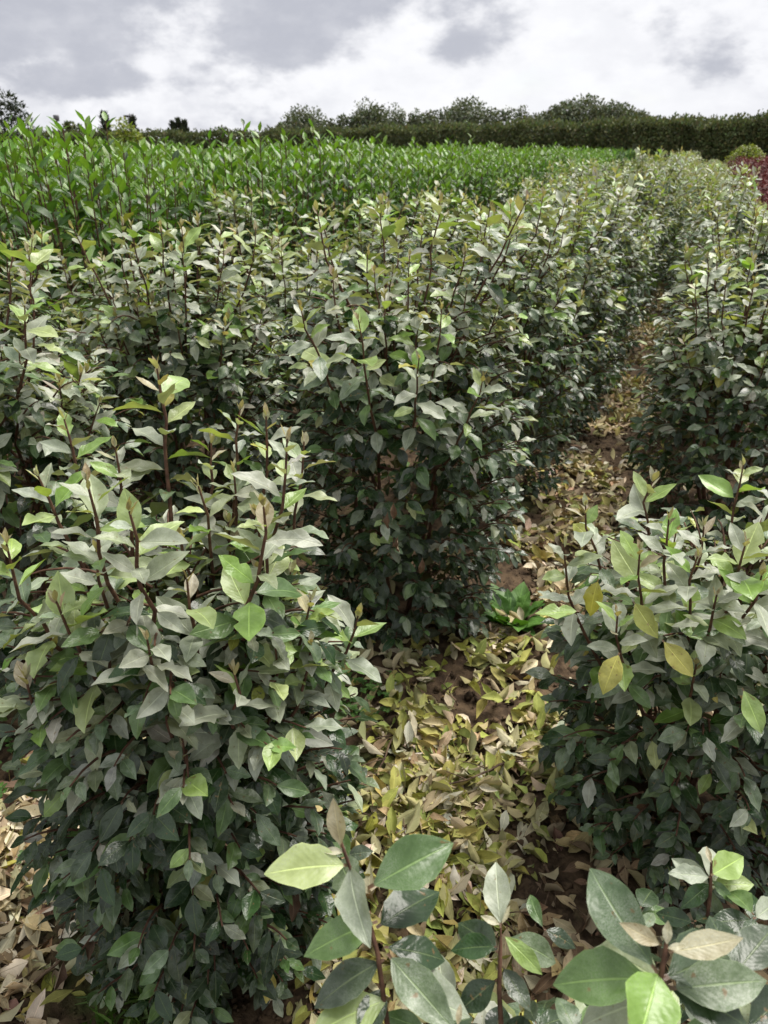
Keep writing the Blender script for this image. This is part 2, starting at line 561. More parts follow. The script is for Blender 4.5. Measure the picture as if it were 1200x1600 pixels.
def part(name, me, parent=None, kind=None):
    o = bpy.data.objects.new(name, me)
    COL.objects.link(o)
    if parent is not None:
        o.parent = parent
    if kind:
        o['kind'] = kind
    return o


def tag(o, label, cat, group=None):
    o['label'] = label
    o['category'] = cat
    if group:
        o['group'] = group
    return o


def copy_tree(root, label, loc, rz, scale, group=None):
    r = root.copy()
    COL.objects.link(r)
    r.location, r.rotation_euler = loc, (0, 0, rz)
    r.scale = (scale,) * 3 if not isinstance(scale, (tuple, list)) else scale
    r['label'] = label
    if group:
        r['group'] = group
    for ch in root.children:
        c = ch.copy()
        COL.objects.link(c)
        c.parent = r
    return r


def curve(a, b, bow, n=6):
    """points from a to b, bowed sideways"""
    out = []
    for i in range(n + 1):
        t = i / n
        p = a.lerp(b, t) + bow * (4 * t * (1 - t))
        out.append(p)
    return out


def pick(*pairs):
    x = random.random() * sum(p for _, p in pairs)
    for n, p in pairs:
        x -= p
        if x <= 0:
            return n
    return pairs[-1][0]


# ------------------------------------------------------------------ ground
def wobble(x, y):
    return (0.012 * np.sin(3.1 * x + 1.3 * y) + 0.010 * np.sin(5.3 * y - 2.2 * x + 1) + 0.008 * np.sin(11 * x + 4 * y + 2)
            + 0.006 * np.sin(19 * y - 9 * x) + 0.005 * np.sin(31 * x + 23 * y) + 0.004 * np.sin(47 * x - 39 * y + 1))


def ground_z(x, y):
    fade = np.clip(1.3 - np.hypot(x, y) / 14, 0, 1)
    return wobble(x, y) * fade


def build_ground():
    fine_x = np.arange(-2.2, 1.2, 0.02)
    fine_y = np.arange(0.2, 4.5, 0.02)
    gx = np.concatenate([-np.geomspace(1500, 2.25, 60), fine_x, np.geomspace(1.25, 1500, 60)])
    gy = np.concatenate([-np.geomspace(1500, 0.1, 40) + .25, fine_y, np.geomspace(4.55, 1500, 70)])
    X, Y = np.meshgrid(gx, gy)
    Z = ground_z(X, Y)
    near = (np.hypot(X, Y) < 8)
    Z = Z + near * np.abs(rng.normal(0, 0.006, Z.shape)) * (1 + np.sin(9 * X + 7 * Y))
    V = np.stack([X, Y, Z], -1).reshape(-1, 3)
    ny, nx = X.shape
    i = np.arange(nx * ny).reshape(ny, nx)
    Q = np.stack([i[:-1, :-1], i[:-1, 1:], i[1:, 1:], i[1:, :-1]], -1).reshape(-1, 4)
    me = make_mesh('ground', V, Q, np.zeros((len(V), 2)), np.ones((len(V), 4)), M['soil'])
    o = part('ground', me, None, 'structure')
    return o


build_ground()


def gz(x, y):
    return float(ground_z(np.array(x), np.array(y)))


# ------------------------------------------------------------------ oleaster shrubs
def profile(t, rad):
    """radius of the leafy column at relative height t"""
    return rad * (0.80 + 0.26 * math.sin(math.pi * min(1, t / 0.9))) * (1.0 if t < .8 else max(.35, 1 - (t - .8) * 2.2))


def shoot_leaves(L, pts, size, axis_cls, rnd, bare=0.0, tip=True, dens=0.027, silver_len=0.22):
    """alternate leaves along a shoot, small and tan at the tip"""
    segs = [(pts[i + 1] - pts[i]).length for i in range(len(pts) - 1)]
    total = sum(segs)
    s = total * bare
    phi = rnd.uniform(0, 6.28)
    while s < total:
        q, i = s, 0
        while i < len(segs) - 1 and q > segs[i]:
            q -= segs[i]
            i += 1
        p = pts[i].lerp(pts[i + 1], min(1, q / segs[i]))
        ax = (pts[i + 1] - pts[i]).normalized()
        a = ax.orthogonal().normalized()
        b = ax.cross(a)
        out = a * math.cos(phi) + b * math.sin(phi)
        rest = total - s
        grow = min(1.0, 0.42 + rest / 0.11)
        up = 0.75 if rest < 0.05 else (0.45 if rest < 0.16 else 0.18)
        d = out + ax * (up + rnd.uniform(-.15, .2)) + Vector((0, 0, -0.12 if rest > .15 else 0))
        n = ax * 0.9 + Vector((0, 0, 0.5)) - out * 0.1
        if rest < 0.022 and tip:
            cls, sz = 'tan', size * rnd.uniform(.26, .40)
            d = out * 0.5 + ax
        elif rest < 0.05 and tip and rnd.random() < .3:
            cls, sz = 'tan', size * rnd.uniform(.42, .65)
        elif rest < silver_len:
            cls = axis_cls(rest)
            sz = size * grow * rnd.uniform(.65, 1.18)
        else:
            cls = pick(('mid', 3), ('dark', 4), ('silver', 1.6), ('lime', .25))
            sz = size * rnd.uniform(.72, 1.02)
        L.add(cls, p, d, n, sz, rnd.uniform(-.45, .45))
        phi += 2.399 + rnd.uniform(-.35, .35)
        s += dens * rnd.uniform(.75, 1.3) * (0.7 if rest < .08 else 1)
    # the folded bud leaves
    if tip:
        ax = (pts[-1] - pts[-2]).normalized()
        for j in range(2):
            o = ax.orthogonal().normalized()
            o.rotate(Matrix.Rotation(rnd.uniform(0, 6.28), 3, ax))
            L.add('tan', pts[-1], ax + o * .3, -o, size * rnd.uniform(.18, .34), 0)


def up_cls(rest):
    if rest < .09:
        return pick(('lime', 4), ('silver', 5), ('yellow', .12))
    return pick(('silver', 6), ('lime', 1.3), ('mid', 1.5))


def oleaster(seed, H, rad, n_up=20, n_side=95, tips=(), size=0.078, wall=2.3, base=Vector((0, 0, 0)), fill=130, silver_up=up_cls, low_dark=True):
    rnd = random.Random(seed)
    random.seed(seed)
    L, T = Leaves(), Tubes()
    stems = []
    for i in range(5):
        a = i * 1.257 + rnd.uniform(-.4, .4)
        r1 = rad * rnd.uniform(.25, .5)
        top = Vector((math.cos(a) * r1, math.sin(a) * r1, H * rnd.uniform(.58, .72)))
        pts = curve(Vector((math.cos(a) * .025, math.sin(a) * .025, -0.03)), top, Vector((math.cos(a), math.sin(a), 0)) * rnd.uniform(.0, .08), 6)
        T.add(pts, [.011 - .0011 * j for j in range(7)])
        stems.append(pts)

    def near_stem(p, zlo):
        best, bd = None, 9
        for st in stems:
            for q in st:
                if q.z > zlo:
                    continue
                dd = (q - p).length
                if dd < bd:
                    best, bd = q, dd
        return best or Vector((0, 0, .1))
    # upright shoots
    ups = [Vector(t) for t in tips]
    while len(ups) < n_up:
        a = rnd.uniform(0, 6.283)
        rr = rad * math.sqrt(rnd.random()) * 0.95
        z = H * ((1.06 - abs(rnd.gauss(0, .05))) if len(ups) % 3 == 0 else (.92 - 0.14 * (rr / rad) ** 2 - abs(rnd.gauss(0, .06))))
        c = Vector((math.cos(a) * rr, math.sin(a) * rr, z))
        if tips and min((c - u).length for u in ups) < .05:
            continue
        ups.append(c)
    for tp in ups:
        ln = rnd.uniform(.26, .44) * (0.8 if tp.z < H * .8 else 1)
        horiz = Vector((tp.x, tp.y, 0))
        st = Vector((tp.x * .62, tp.y * .62, max(.12, tp.z - ln)))
        bow = horiz.normalized() * rnd.uniform(.0, .03) if horiz.length > .02 else Vector((rnd.uniform(-.02, .02), rnd.uniform(-.02, .02), 0))
        pts = curve(st, tp, bow, 6)
        pts = [pts[0]] + [q_ + Vector((rnd.gauss(0, .004), rnd.gauss(0, .004), 0)) for q_ in pts[1:-1]] + [pts[-1]]
        T.add(pts, [.0042, .0040, .0037, .0034, .0030, .0025, .0016])
        q = near_stem(st, st.z)
        T.add(curve(q, st, Vector((0, 0, -.02)), 3), [.006, .0055, .005, .0042])
        shoot_leaves(L, pts, size * rnd.uniform(1.12, 1.38), silver_up, rnd, dens=0.020)
    # side branchlets that make the leafy wall
    n_side = int(n_side * wall)
    for i in range(n_side):
        t = 0.05 + 0.80 * ((i + rnd.random()) / n_side) ** 1.08
        a = i * 2.399 + rnd.uniform(-.3, .3)
        rr = profile(t, rad) * rnd.uniform(.72, 1.08)
        z = t * H
        tp = Vector((math.cos(a) * rr, math.sin(a) * rr, z + rnd.uniform(.0, .04)))
        out = Vector((math.cos(a), math.sin(a), 0))
        ln = rnd.uniform(.11, .2)
        st = tp - out * ln * .8 - Vector((0, 0, ln * rnd.uniform(.1, .55)))
        st.z = max(st.z, .03)
        pts = curve(st, tp, Vector((0, 0, rnd.uniform(0, .02))), 4)
        T.add(pts, [.003, .0028, .0024, .002, .0013], 5)
        nleaf = rnd.randint(7, 10)
        phi = rnd.uniform(0, 6.28)
        for j in range(nleaf):
            f = (j + .5) / nleaf
            p = pts[0].lerp(pts[-1], f)
            sidev = out.cross(Vector((0, 0, 1)))
            d = sidev * math.cos(phi) + Vector((0, 0, 1)) * (math.sin(phi) * .5 - .16 - .22 * (1 - t)) + out * (.40 + .60 * f)
            n = out * (0.62 - .25 * t) + Vector((0, 0, .75 + .45 * t))
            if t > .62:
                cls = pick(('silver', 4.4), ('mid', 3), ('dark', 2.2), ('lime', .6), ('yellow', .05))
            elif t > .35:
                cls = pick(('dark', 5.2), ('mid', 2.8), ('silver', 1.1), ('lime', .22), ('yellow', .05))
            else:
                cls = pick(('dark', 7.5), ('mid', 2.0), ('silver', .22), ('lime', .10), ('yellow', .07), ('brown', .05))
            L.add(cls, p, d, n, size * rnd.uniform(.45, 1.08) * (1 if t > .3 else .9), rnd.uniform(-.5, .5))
            phi += 2.399 + rnd.uniform(-.3, .3)
    # leaves deeper inside
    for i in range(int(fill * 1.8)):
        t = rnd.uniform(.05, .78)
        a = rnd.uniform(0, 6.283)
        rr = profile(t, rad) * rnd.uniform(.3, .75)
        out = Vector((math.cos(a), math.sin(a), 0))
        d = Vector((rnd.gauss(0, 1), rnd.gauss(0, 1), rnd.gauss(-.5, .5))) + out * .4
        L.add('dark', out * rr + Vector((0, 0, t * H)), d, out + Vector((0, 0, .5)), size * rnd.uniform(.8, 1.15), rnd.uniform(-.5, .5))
    return L, T


def place_single(recs, parent):
    """each record becomes a leaf object of its own"""
    for cls, p, x, d, z, vi, ti in recs:
        o = bpy.data.objects.new('leaf', leaf_mesh(cls, vi, ti % len(CLS[cls])))
        COL.objects.link(o)
        o.parent = parent
        o.matrix_local = Matrix(((x.x, d.x, z.x, p.x), (x.y, d.y, z.y, p.y), (x.z, d.z, z.z, p.z), (0, 0, 0, 1)))


CAM = Vector((0, 0, CAM_H))


def near_shrub(name, label, cat, loc, L, T, n_single, group, lod, hero=()):
    root = thing(name, label, cat, loc, 0, group)
    part('stem', T.mesh('stem', M['bark']), root)
    base = Vector(loc)
    view = (CAM - base)
    vh = Vector((view.x, view.y, 0)).normalized()

    def score(r):
        w = base + r[1] + r[3] * .5
        dist = (w - CAM).length
        h = Vector((r[1].x, r[1].y, 0))
        return r[3].length / dist * (1.0 + 1.6 * h.dot(vh) + 0.5 * r[1].z)
    recs = sorted(L.r, key=score, reverse=True)
    room = max(0, n_single - len(hero))
    place_single(list(hero) + recs[:room], root)
    part('foliage', L.mesh('foliage', lod, recs[room:]), root, 'stuff')
    return root


G_NEAR = 'oleaster shrubs beside the leaf-strewn path'
# ---- the shrub at the near end, left of the path
c = Vector((-0.80, 0.93, 0))
tips = [P(475, 690, 1.20) - c, P(292, 905, 1.10) - c, P(88, 940, 1.08) - c, P(365, 1050, .96) - c, P(485, 940, 1.0) - c,
        P(245, 575, 1.34) - c, P(375, 640, 1.24) - c, P(100, 655, 1.25) - c, P(60, 745, 1.2) - c, P(230, 1000, 1.04) - c,
        P(180, 700, 1.22) - c, P(310, 760, 1.16) - c, P(10, 850, 1.15) - c, P(150, 860, 1.13) - c, P(560, 960, .93) - c,
        P(400, 800, 1.12) - c, P(40, 1060, .95) - c, P(430, 1010, .95) - c, P(330, 690, 1.2) - c]
L, T = oleaster(11, 1.20, 0.31, 42, 215, tips, 0.071, fill=300)
near_shrub('oleaster_shrub', 'big spreading oleaster shrub at the near end of the path, leaf litter on both sides', 'shrub', c, L, T, 300, G_NEAR, 'hi')

# ---- second shrub of that row
c = Vector((-0.88, 2.36, 0))
tips = [P(620, 345, 1.45) - c, P(585, 425, 1.36) - c, P(730, 445, 1.33) - c, P(640, 400, 1.4) - c, P(520, 430, 1.36) - c,
        P(690, 480, 1.3) - c, P(655, 560, 1.2) - c, P(755, 590, 1.12) - c, P(560, 500, 1.3) - c, P(470, 480, 1.32) - c]
L, T = oleaster(12, 1.50, 0.42, 40, 200, tips, 0.076, fill=260)
for (u, v) in ((615, 785), (622, 838), (660, 872), (606, 800)):
    wpt = P(u, v, .85 - (v - 785) * .0016)
    L.add('brown', wpt - c, (0.1, -.4, -1), (0.5, -1, .2), .048, random.uniform(-1, 1))
near_shrub('oleaster_shrub', 'tall oleaster shrub with a few withered brown leaves, dark green down to the soil', 'shrub', c, L, T, 300, G_NEAR, 'hi')

# ---- shrub right of the path, yellowing leaves
c = Vector((0.20, 1.68, 0))
tips = [P(915, 790, 1.04) - c, P(1045, 812, 1.05) - c, P(1165, 850, 1.05) - c, P(965, 960, .9) - c, P(880, 850, .97) - c,
        P(1120, 930, .95) - c, P(1190, 900, 1.0) - c, P(1000, 860, 1.0) - c, P(1090, 870, 1.0) - c]
L, T = oleaster(13, 1.0, 0.36, 30, 150, tips, 0.073, fill=170)
for (u, v, z, d) in ((935, 905, .93, (-.1, -.3, -1)), (990, 940, .9, (.6, -.6, -.4)), (968, 1020, .86, (-.2, -.7, -.6)), (1035, 1000, .86, (.7, -.5, -.4)), (905, 955, .9, (-.9, -.3, -.1)), (1160, 1075, .8, (.5, -.6, -.6))):
    L.add(random.choice(('yellow', 'lime')), P(u, v, z) - c, d, (-.2, -.6, 1), .085, random.uniform(-.3, .3))
near_shrub('oleaster_shrub', 'low oleaster shrub with several yellowing leaves, right of the leaf-strewn path', 'shrub', c, L, T, 300, G_NEAR, 'hi')

# ---- the shrub at the camera's feet: three shoots reach into view
c = Vector((0.10, 0.40, 0))
L, T = oleaster(14, 0.92, 0.30, 12, 60, [(-.02, .12, .9), (.2, .1, .9), (.1, .3, .72), (-.15, .2, .7), (.28, .25, .7)], 0.080, fill=80)
HL = Leaves()


def hero_leaf(cls, b, t, n, wide=1.0, roll=0.0):
    pb, pt = P(*b) - c, P(*t) - c
    HL.add(cls, pb, pt - pb, n, (pt - pb).length, roll, wide * .95)
    rec = list(HL.r[-1])
    rec[5] = random.choice((1, 2, 4, 5, 7, 8))
    HL.r[-1] = tuple(rec)


def hero_stem(px):
    pts = [P(*q) - c for q in px]
    T.add(pts, [.0017 + .0016 * i / (len(pts) - 1) for i in range(len(pts))], 7)


UP = (0, -.25, 1)
hero_stem([(530, 1308, 1.02), (543, 1345, 1.005), (570, 1415, .98), (590, 1490, .94), (605, 1600, .88), (640, 1750, .75)])
hero_leaf('tan', (533, 1325, 1.015), (520, 1248, 1.06), (0.2, -1, .3), 1.0)
hero_leaf('tan', (540, 1332, 1.01), (502, 1330, 1.01), UP, 1)
hero_leaf('lime', (546, 1352, 1.00), (408, 1358, 1.01), (-.1, -.5, 1), 1.15)
hero_leaf('silver', (546, 1348, 1.0), (566, 1480, .99), (-.3, -.9, .6), 1.0)
hero_leaf('mid', (575, 1388, .99), (712, 1312, 1.02), (.15, -.6, 1), 1.05)
hero_leaf('mid', (560, 1400, .98), (520, 1330, .96), (0, -.6, 1), 1.2)
hero_leaf('mid', (590, 1440, .97), (468, 1488, .96), (-.2, -.5, 1), 1.15)
hero_leaf('dark', (588, 1450, .95), (690, 1385, .94), UP, 1.2)
hero_leaf('dark', (600, 1480, .94), (705, 1495, .92), UP, 1.1)
hero_leaf('dark', (600, 1500, .93), (480, 1570, .91), UP, 1.05)
hero_leaf('mid', (605, 1490, .94), (712, 1612, .93), (.1, -.5, 1), 1.0)
hero_leaf('dark', (600, 1540, .90), (560, 1630, .9), UP, 1.1)
hero_leaf('silver', (610, 1530, .92), (735, 1590, .88), UP, 1.2)
hero_leaf('lime', (612, 1560, .90), (480, 1612, .90), UP, 1.0)
hero_leaf('tan', (715, 1605, .97), (720, 1568, .98), (0, -1, .4), .9)

hero_stem([(783, 1440, .90), (782, 1480, .885), (780, 1550, .85), (785, 1640, .78)])
hero_leaf('silver', (783, 1450, .90), (772, 1342, .92), (0, -.9, .6), 1.05)
hero_leaf('tan', (783, 1445, .90), (750, 1432, .91), UP, .9)
hero_leaf('tan', (784, 1445, .90), (797, 1415, .91), UP, .9)
hero_leaf('lime', (785, 1460, .89), (850, 1522, .88), (.2, -.5, 1), .75)
hero_leaf('mid', (788, 1465, .885), (880, 1500, .87), UP, 1.05)
hero_leaf('dark', (778, 1480, .88), (700, 1480, .87), UP, 1.1)
hero_leaf('dark', (780, 1490, .87), (710, 1430, .86), UP, 1.2)
hero_leaf('dark', (785, 1510, .86), (830, 1580, .85), UP, 1.1)
hero_leaf('dark', (778, 1530, .85), (715, 1580, .83), UP, 1.1)
hero_leaf('mid', (850, 1452, .86), (822, 1392, .87), (0, -.8, .6), .8)
hero_leaf('dark', (850, 1452, .86), (905, 1480, .85), UP, 1.1)

hero_stem([(1043, 1460, 1.06), (1040, 1485, 1.05), (1033, 1525, 1.03), (1025, 1610, .97), (1010, 1740, .85)])
hero_leaf('tan', (1042, 1478, 1.055), (1044, 1438, 1.07), (0, -1, .3), 1.1)
hero_leaf('tan', (1042, 1482, 1.055), (1072, 1478, 1.06), UP, 1.0)
hero_leaf('tan', (1035, 1478, 1.05), (968, 1442, 1.065), (0, -.6, 1), 1.1)
hero_leaf('tan', (1045, 1488, 1.05), (1160, 1468, 1.06), (0, -.4, 1), 1.0)
hero_leaf('mid', (1028, 1520, 1.035), (908, 1348, 1.07), (-.3, -.8, .9), .95)
hero_leaf('mid', (1000, 1455, 1.0), (1025, 1420, 1.0), UP, 1.0)
hero_leaf('lime', (1030, 1515, 1.03), (995, 1640, 1.03), (0, -.7, .8), 1.25)
hero_leaf('mid', (1025, 1530, 1.02), (858, 1530, 1.0), UP, 1.05)
hero_leaf('dark', (1035, 1530, 1.02), (1160, 1480, 1.0), (.1, -.3, 1), 1.3)
hero_leaf('silver', (1035, 1535, 1.01), (920, 1465, .98), UP, 1.2)
hero_leaf('dark', (1040, 1540, 1.0), (1180, 1600, 1.0), UP, 1.2)
hero_leaf('mid', (1045, 1545, 1.01), (1215, 1530, 1.02), (.2, -.5, 1), 1.1)
hero_leaf('dark', (1150, 1520, .97), (1110, 1420, .98), UP, 1.1)
hero_leaf('dark', (1150, 1520, .97), (1215, 1440, .97), UP, 1.1)
hero_leaf('silver', (1020, 1560, .98), (900, 1600, .95), UP, 1.2)


def hero_whorl(u, v, z, n, rad, classes, a0, drop=.02):
    for i in range(n):
        a = a0 + i * 2.399
        r_ = rad * random.uniform(.75, 1.15)
        hero_leaf(classes[i % len(classes)], (u, v + 3 * i, z - .008 * i), (u + r_ * math.cos(a), v + 3 * i - r_ * math.sin(a) * .85, z - .008 * i - drop * random.uniform(-.5, 1)),
                  (random.gauss(0, .2), -.35, 1), random.uniform(.95, 1.2))


random.seed(8)
hero_stem([(1112, 1345, .88), (1110, 1400, .84), (1098, 1490, .76), (1080, 1620, .6)])
hero_whorl(1111, 1368, .87, 9, 72, ('lime', 'silver', 'mid', 'silver', 'dark'), .6)
hero_leaf('tan', (1112, 1350, .88), (1104, 1322, .885), (0, -1, .4), .9)
hero_whorl(668, 1608, .86, 6, 95, ('dark', 'mid', 'dark'), .3)
hero_whorl(905, 1618, .88, 6, 90, ('mid', 'dark', 'silver'), 1.0)
hero_whorl(1165, 1610, .93, 6, 100, ('dark', 'mid', 'dark', 'silver'), .8)
hero_whorl(955, 1572, .86, 6, 62, ('mid', 'dark', 'dark'), .2)
hero_whorl(838, 1600, .84, 6, 66, ('dark', 'mid', 'dark'), 1.9)
hero_whorl(1178, 1430, .86, 7, 64, ('mid', 'dark', 'silver', 'dark'), 2.2)
hero_whorl(1085, 1440, .82, 7, 60, ('dark', 'dark', 'mid'), .4)
hero_whorl(1000, 1420, .70, 6, 50, ('dark', 'dark', 'mid'), 1.1)
hero_whorl(770, 1640, .80, 5, 85, ('dark', 'dark', 'mid'), 1.4)
near_shrub('oleaster_shrub', 'oleaster shrub with leafy shoots topped by beige buds, opposite the big spreading shrub', 'shrub', c, L, T, 260, G_NEAR, 'hi', hero=HL.r)

# ---- the other shrubs with leaves of their own (within some 6 m)
ORD = ['first', 'second', 'third', 'fourth', 'fifth', 'sixth', 'seventh', 'eighth', 'ninth', 'tenth']
rowL1 = [(-0.86, 3.66, 1.42, .45), (-0.79, 4.88, 1.38, .45), (-0.77, 6.05, 1.42, .46)]
rowR1 = [(0.30, 3.75, 1.22, .44), (0.32, 5.00, 1.34, .44), (0.33, 6.15, 1.30, .44)]
rowL2 = [(-2.05, 0.62, 1.22, .42), (-1.98, 1.55, 1.36, .46), (-1.93, 2.5, 1.40, .46), (-1.97, 3.5, 1.32, .47), (-2.00, 4.45, 1.42, .47), (-1.96, 5.45, 1.36, .47)]
rowL3 = [(-2.88, 4.62, 1.40, .30), (-2.80, 2.35, 1.34, .40), (-2.84, 3.25, 1.20, .36)]
seed = 30
for row, pos, start in ((rowL1, 'in the row left of the path', 2), (rowR1, 'in the row right of the path', 2),
                        (rowL2, 'in the middle oleaster row', 0), (rowL3, '', 0)):
    for i, (x, y, h, r) in enumerate(row):
        L, T = oleaster(seed, h, r, 38, 135, (), 0.080, fill=150)
        seed += 1
        d = math.hypot(x, y)
        n = 300 if d < 3.5 else (240 if d < 4.6 else 160)
        lab = f'{ORD[i + start]} oleaster shrub {pos}, from its near end' if pos else ['tallest stray oleaster shrub standing against the green laurels', 'broad stray oleaster shrub against the near end of the laurels', 'low stray oleaster shrub against the laurels, between two taller strays'][i]
        near_shrub('oleaster_shrub', lab, 'shrub', (x, y, gz(x, y)), L, T, n,
                   G_NEAR, 'mid')

# ---- shrubs farther along the rows: copies of six kinds
protos = []
for i in range(6):
    L, T = oleaster(80 + i, 1.32, .54, 30, 75, (), 0.096, fill=100)
    protos.append((T.mesh('stem', M['bark']), L.mesh('foliage', 'low')))
G_FAR = 'oleaster shrubs farther along the rows'
first = {}
rr = random.Random(5)
ORD += ['eleventh', 'twelfth', 'thirteenth', 'fourteenth', 'fifteenth', 'sixteenth']
for x0, bend, hs, y0, y1, pos, k0 in ((-0.80, .06, 1.07, 7.15, 34, 'row left of the path', 5),
                                      (0.24, -.20, .97, 7.25, 34, 'row right of the path', 5),
                                      (-1.98, .0, 1.0, 6.45, 34, 'middle oleaster row', 6)):
    idx_ = k0
    y = y0
    while y < y1:
        k_ = rr.randrange(6)
        sc = ((.88 if x0 > 0 else 1) * rr.uniform(.78, .95), rr.uniform(.80, .95), rr.uniform(.82, 1.18) * hs)
        loc = (x0 + bend * min(1, max(0, (y - 8) / 3)) + rr.uniform(-.09, .09), y, 0)
        lab = (f'{ORD[idx_]} oleaster shrub in the {pos}, from its near end' if idx_ < len(ORD) else f'small-looking oleaster shrub at the far end of the {pos}')
        idx_ += 1
        if k_ not in first:
            o = thing('oleaster_shrub', lab, 'shrub', loc, rr.uniform(0, 6.28), G_FAR, sc)
            part('stem', protos[k_][0], o)
            part('foliage', protos[k_][1], o)
            first[k_] = o
        else:
            copy_tree(first[k_], lab, loc, rr.uniform(0, 6.28), sc, G_FAR)
        y += rr.uniform(.88, 1.12)


# ------------------------------------------------------------------ laurels
def laurel(seed, H, rad, lod, n_up=42, size=.132):
    rnd = random.Random(seed)
    random.seed(seed)
    L, T = Leaves(), Tubes()
    for i in range(n_up):
        a = i * 2.399
        rr = rad * math.sqrt((i + .5) / n_up)
        z = H * (1.02 - .15 * (rr / rad) ** 2 - abs(rnd.gauss(0, .07)))
        tp = Vector((math.cos(a) * rr, math.sin(a) * rr, z))
        st = Vector((tp.x * .35, tp.y * .35, .1 + .25 * rnd.random()))
        pts = curve(st, tp, Vector((tp.x, tp.y, 0)) * .15, 6)
        T.add(pts, [.008, .007, .0062, .0055, .0045, .0036, .0026], 5)
        s, phi = .28, rnd.uniform(0, 6.28)
        while s < 1.0:
            q = s * 6
            j = min(5, int(q))
            p = pts[j].lerp(pts[j + 1], q - j)
            ax = (pts[j + 1] - pts[j]).normalized()
            o = ax.orthogonal().normalized()
            o.rotate(Matrix.Rotation(phi, 3, ax))
            steep = 1.05 if s > .8 else .65
            young = s > .86
            cls = pick(('laurely', 5), ('laurel', 1)) if young else pick(('laurel', 8), ('laurely', .8 + 2 * s), ('yellow', .03))
            L.add(cls, p, o + ax * (steep + rnd.uniform(-.25, .3)), ax * .9 - o * .2 + Vector((0, 0, .2)),
                  size * rnd.uniform(.75, 1.1) * (.78 if young else 1), rnd.uniform(-.4, .4))
            phi += 2.399 + rnd.uniform(-.3, .3)
            s += rnd.uniform(.022, .036) * (.8 if young else 1)
    return L, T


lp = []
for i in range(5):
    L, T = laurel(200 + i, 1.74, .52, 'low')
    lp.append((T.mesh('stem', M['bark']), L.mesh('foliage', 'low')))
spots = []
rr = random.Random(9)
for ri in range(26):
    x = -3.18 - ri * 1.0
    y = .8 + rr.uniform(0, .6)
    while y < 34:
        spots.append((x + rr.uniform(-.1, .1), y))
        y += rr.uniform(.78, .98)


def in_view(x, y, z, m=60):
    d = Vector((x, y, z - CAM_H))
    f = ray(600, 800)
    rt = Vector((math.cos(YAW), math.sin(YAW), 0))
    up = rt.cross(f)
    dep = d.dot(f)
    if dep < .05:
        return False
    u = 600 + 1156 * d.dot(rt) / dep
    v = 800 - 1156 * d.dot(up) / dep
    return -m < u < 1200 + m and -m < v < 1600 + m


spots = [s for s in spots if in_view(s[0], s[1], 1.7, 120) and min(math.hypot(s[0] - q[0], s[1] - q[1]) for q in rowL3) > .55]
spots.sort(key=lambda s: math.hypot(*s))
firstl = {}
G_L = 'cherry laurel shrubs in the block beyond the oleasters'
ecount = 0
near_l = [q for q in spots if q[0] > -4.7][:16]
for i, (x, y) in enumerate(spots[:300]):
    k_ = rr.randrange(5)
    d = math.hypot(x, y)
    edge = x > -3.7
    lab = ('bright green cherry laurel shrub far along the row facing the oleasters' if edge
           else 'bright green cherry laurel shrub inside the laurel block, behind its edge row')
    if edge and ecount < len(ORD):
        lab = f'{ORD[ecount]} green laurel shrub in the row facing the oleasters, from its near end'
    if edge:
        ecount += 1
    h = rr.uniform(.91, 1.07) * (1.06 if (d < 9 and y < 5.2) else 1.02)
    sc = (1.0, 1.0, h)
    if (x, y) in near_l:
        L, T = laurel(500 + i, 1.74 * h, .52, 'hi')
        near_shrub('laurel_shrub', lab, 'shrub', (x, y, 0), L, T, 180, G_L, 'mid')
    elif k_ not in firstl:
        o = thing('laurel_shrub', lab, 'shrub', (x, y, 0), rr.uniform(0, 6.28), G_L, sc)
        part('stem', lp[k_][0], o)
        part('foliage', lp[k_][1], o)
        firstl[k_] = o
    else:
        copy_tree(firstl[k_], lab, (x, y, 0), rr.uniform(0, 6.28), sc, G_L)
# the far rest of the block reads as one mass
L = Leaves()
random.seed(77)
for (x, y) in spots[300:]:
    for j in range(46):
        a = random.uniform(0, 6.28)
        r_ = .55 * math.sqrt(random.random())
        z = 1.70 - abs(random.gauss(0, .22))
        L.add('laurely' if z > 1.55 and random.random() < .6 else 'laurel', (x + math.cos(a) * r_, y + math.sin(a) * r_, z),
              (random.gauss(0, .6), random.gauss(0, .6), 1), (random.gauss(0, .5), random.gauss(0, .5) - .4, .6), random.uniform(.15, .24))
if L.r:
    o = part('laurel_mass', L.mesh('laurel_mass', 'far'), None, 'stuff')
    tag(o, 'far end of the bright green laurel block before the hedge', 'laurels')


# ------------------------------------------------------------------ red shrubs
def round_shrub(seed, cls, H, rad, n, size, lod='low'):
    rnd = random.Random(seed)
    random.seed(seed)
    L, T = Leaves(), Tubes()
    for i in range(9):
        a = i * 2.399
        tp = Vector((math.cos(a) * rad * .6, math.sin(a) * rad * .6, H * rnd.uniform(.6, .85)))
        T.add(curve(Vector((0, 0, 0)), tp, Vector((math.cos(a), math.sin(a), 0)) * .05, 4), [.012, .01, .008, .006, .004], 5)
    for i in range(n):
        a = rnd.uniform(0, 6.28)
        t = rnd.uniform(.08, 1)
        r_ = rad * math.sqrt(max(0.02, 1 - (2 * t - .9) ** 2 * .8)) * rnd.uniform(.55, 1.05)
        out = Vector((math.cos(a), math.sin(a), 0))
        d = out * rnd.uniform(.2, 1) + Vector((rnd.gauss(0, .5), rnd.gauss(0, .5), rnd.uniform(-.3, 1)))
        L.add(cls if isinstance(cls, str) else rnd.choice(cls), out * r_ + Vector((0, 0, t * H)), d, out * .5 + Vector((0, 0, .9)), size * rnd.uniform(.7, 1.15), rnd.uniform(-.6, .6))
    return L, T


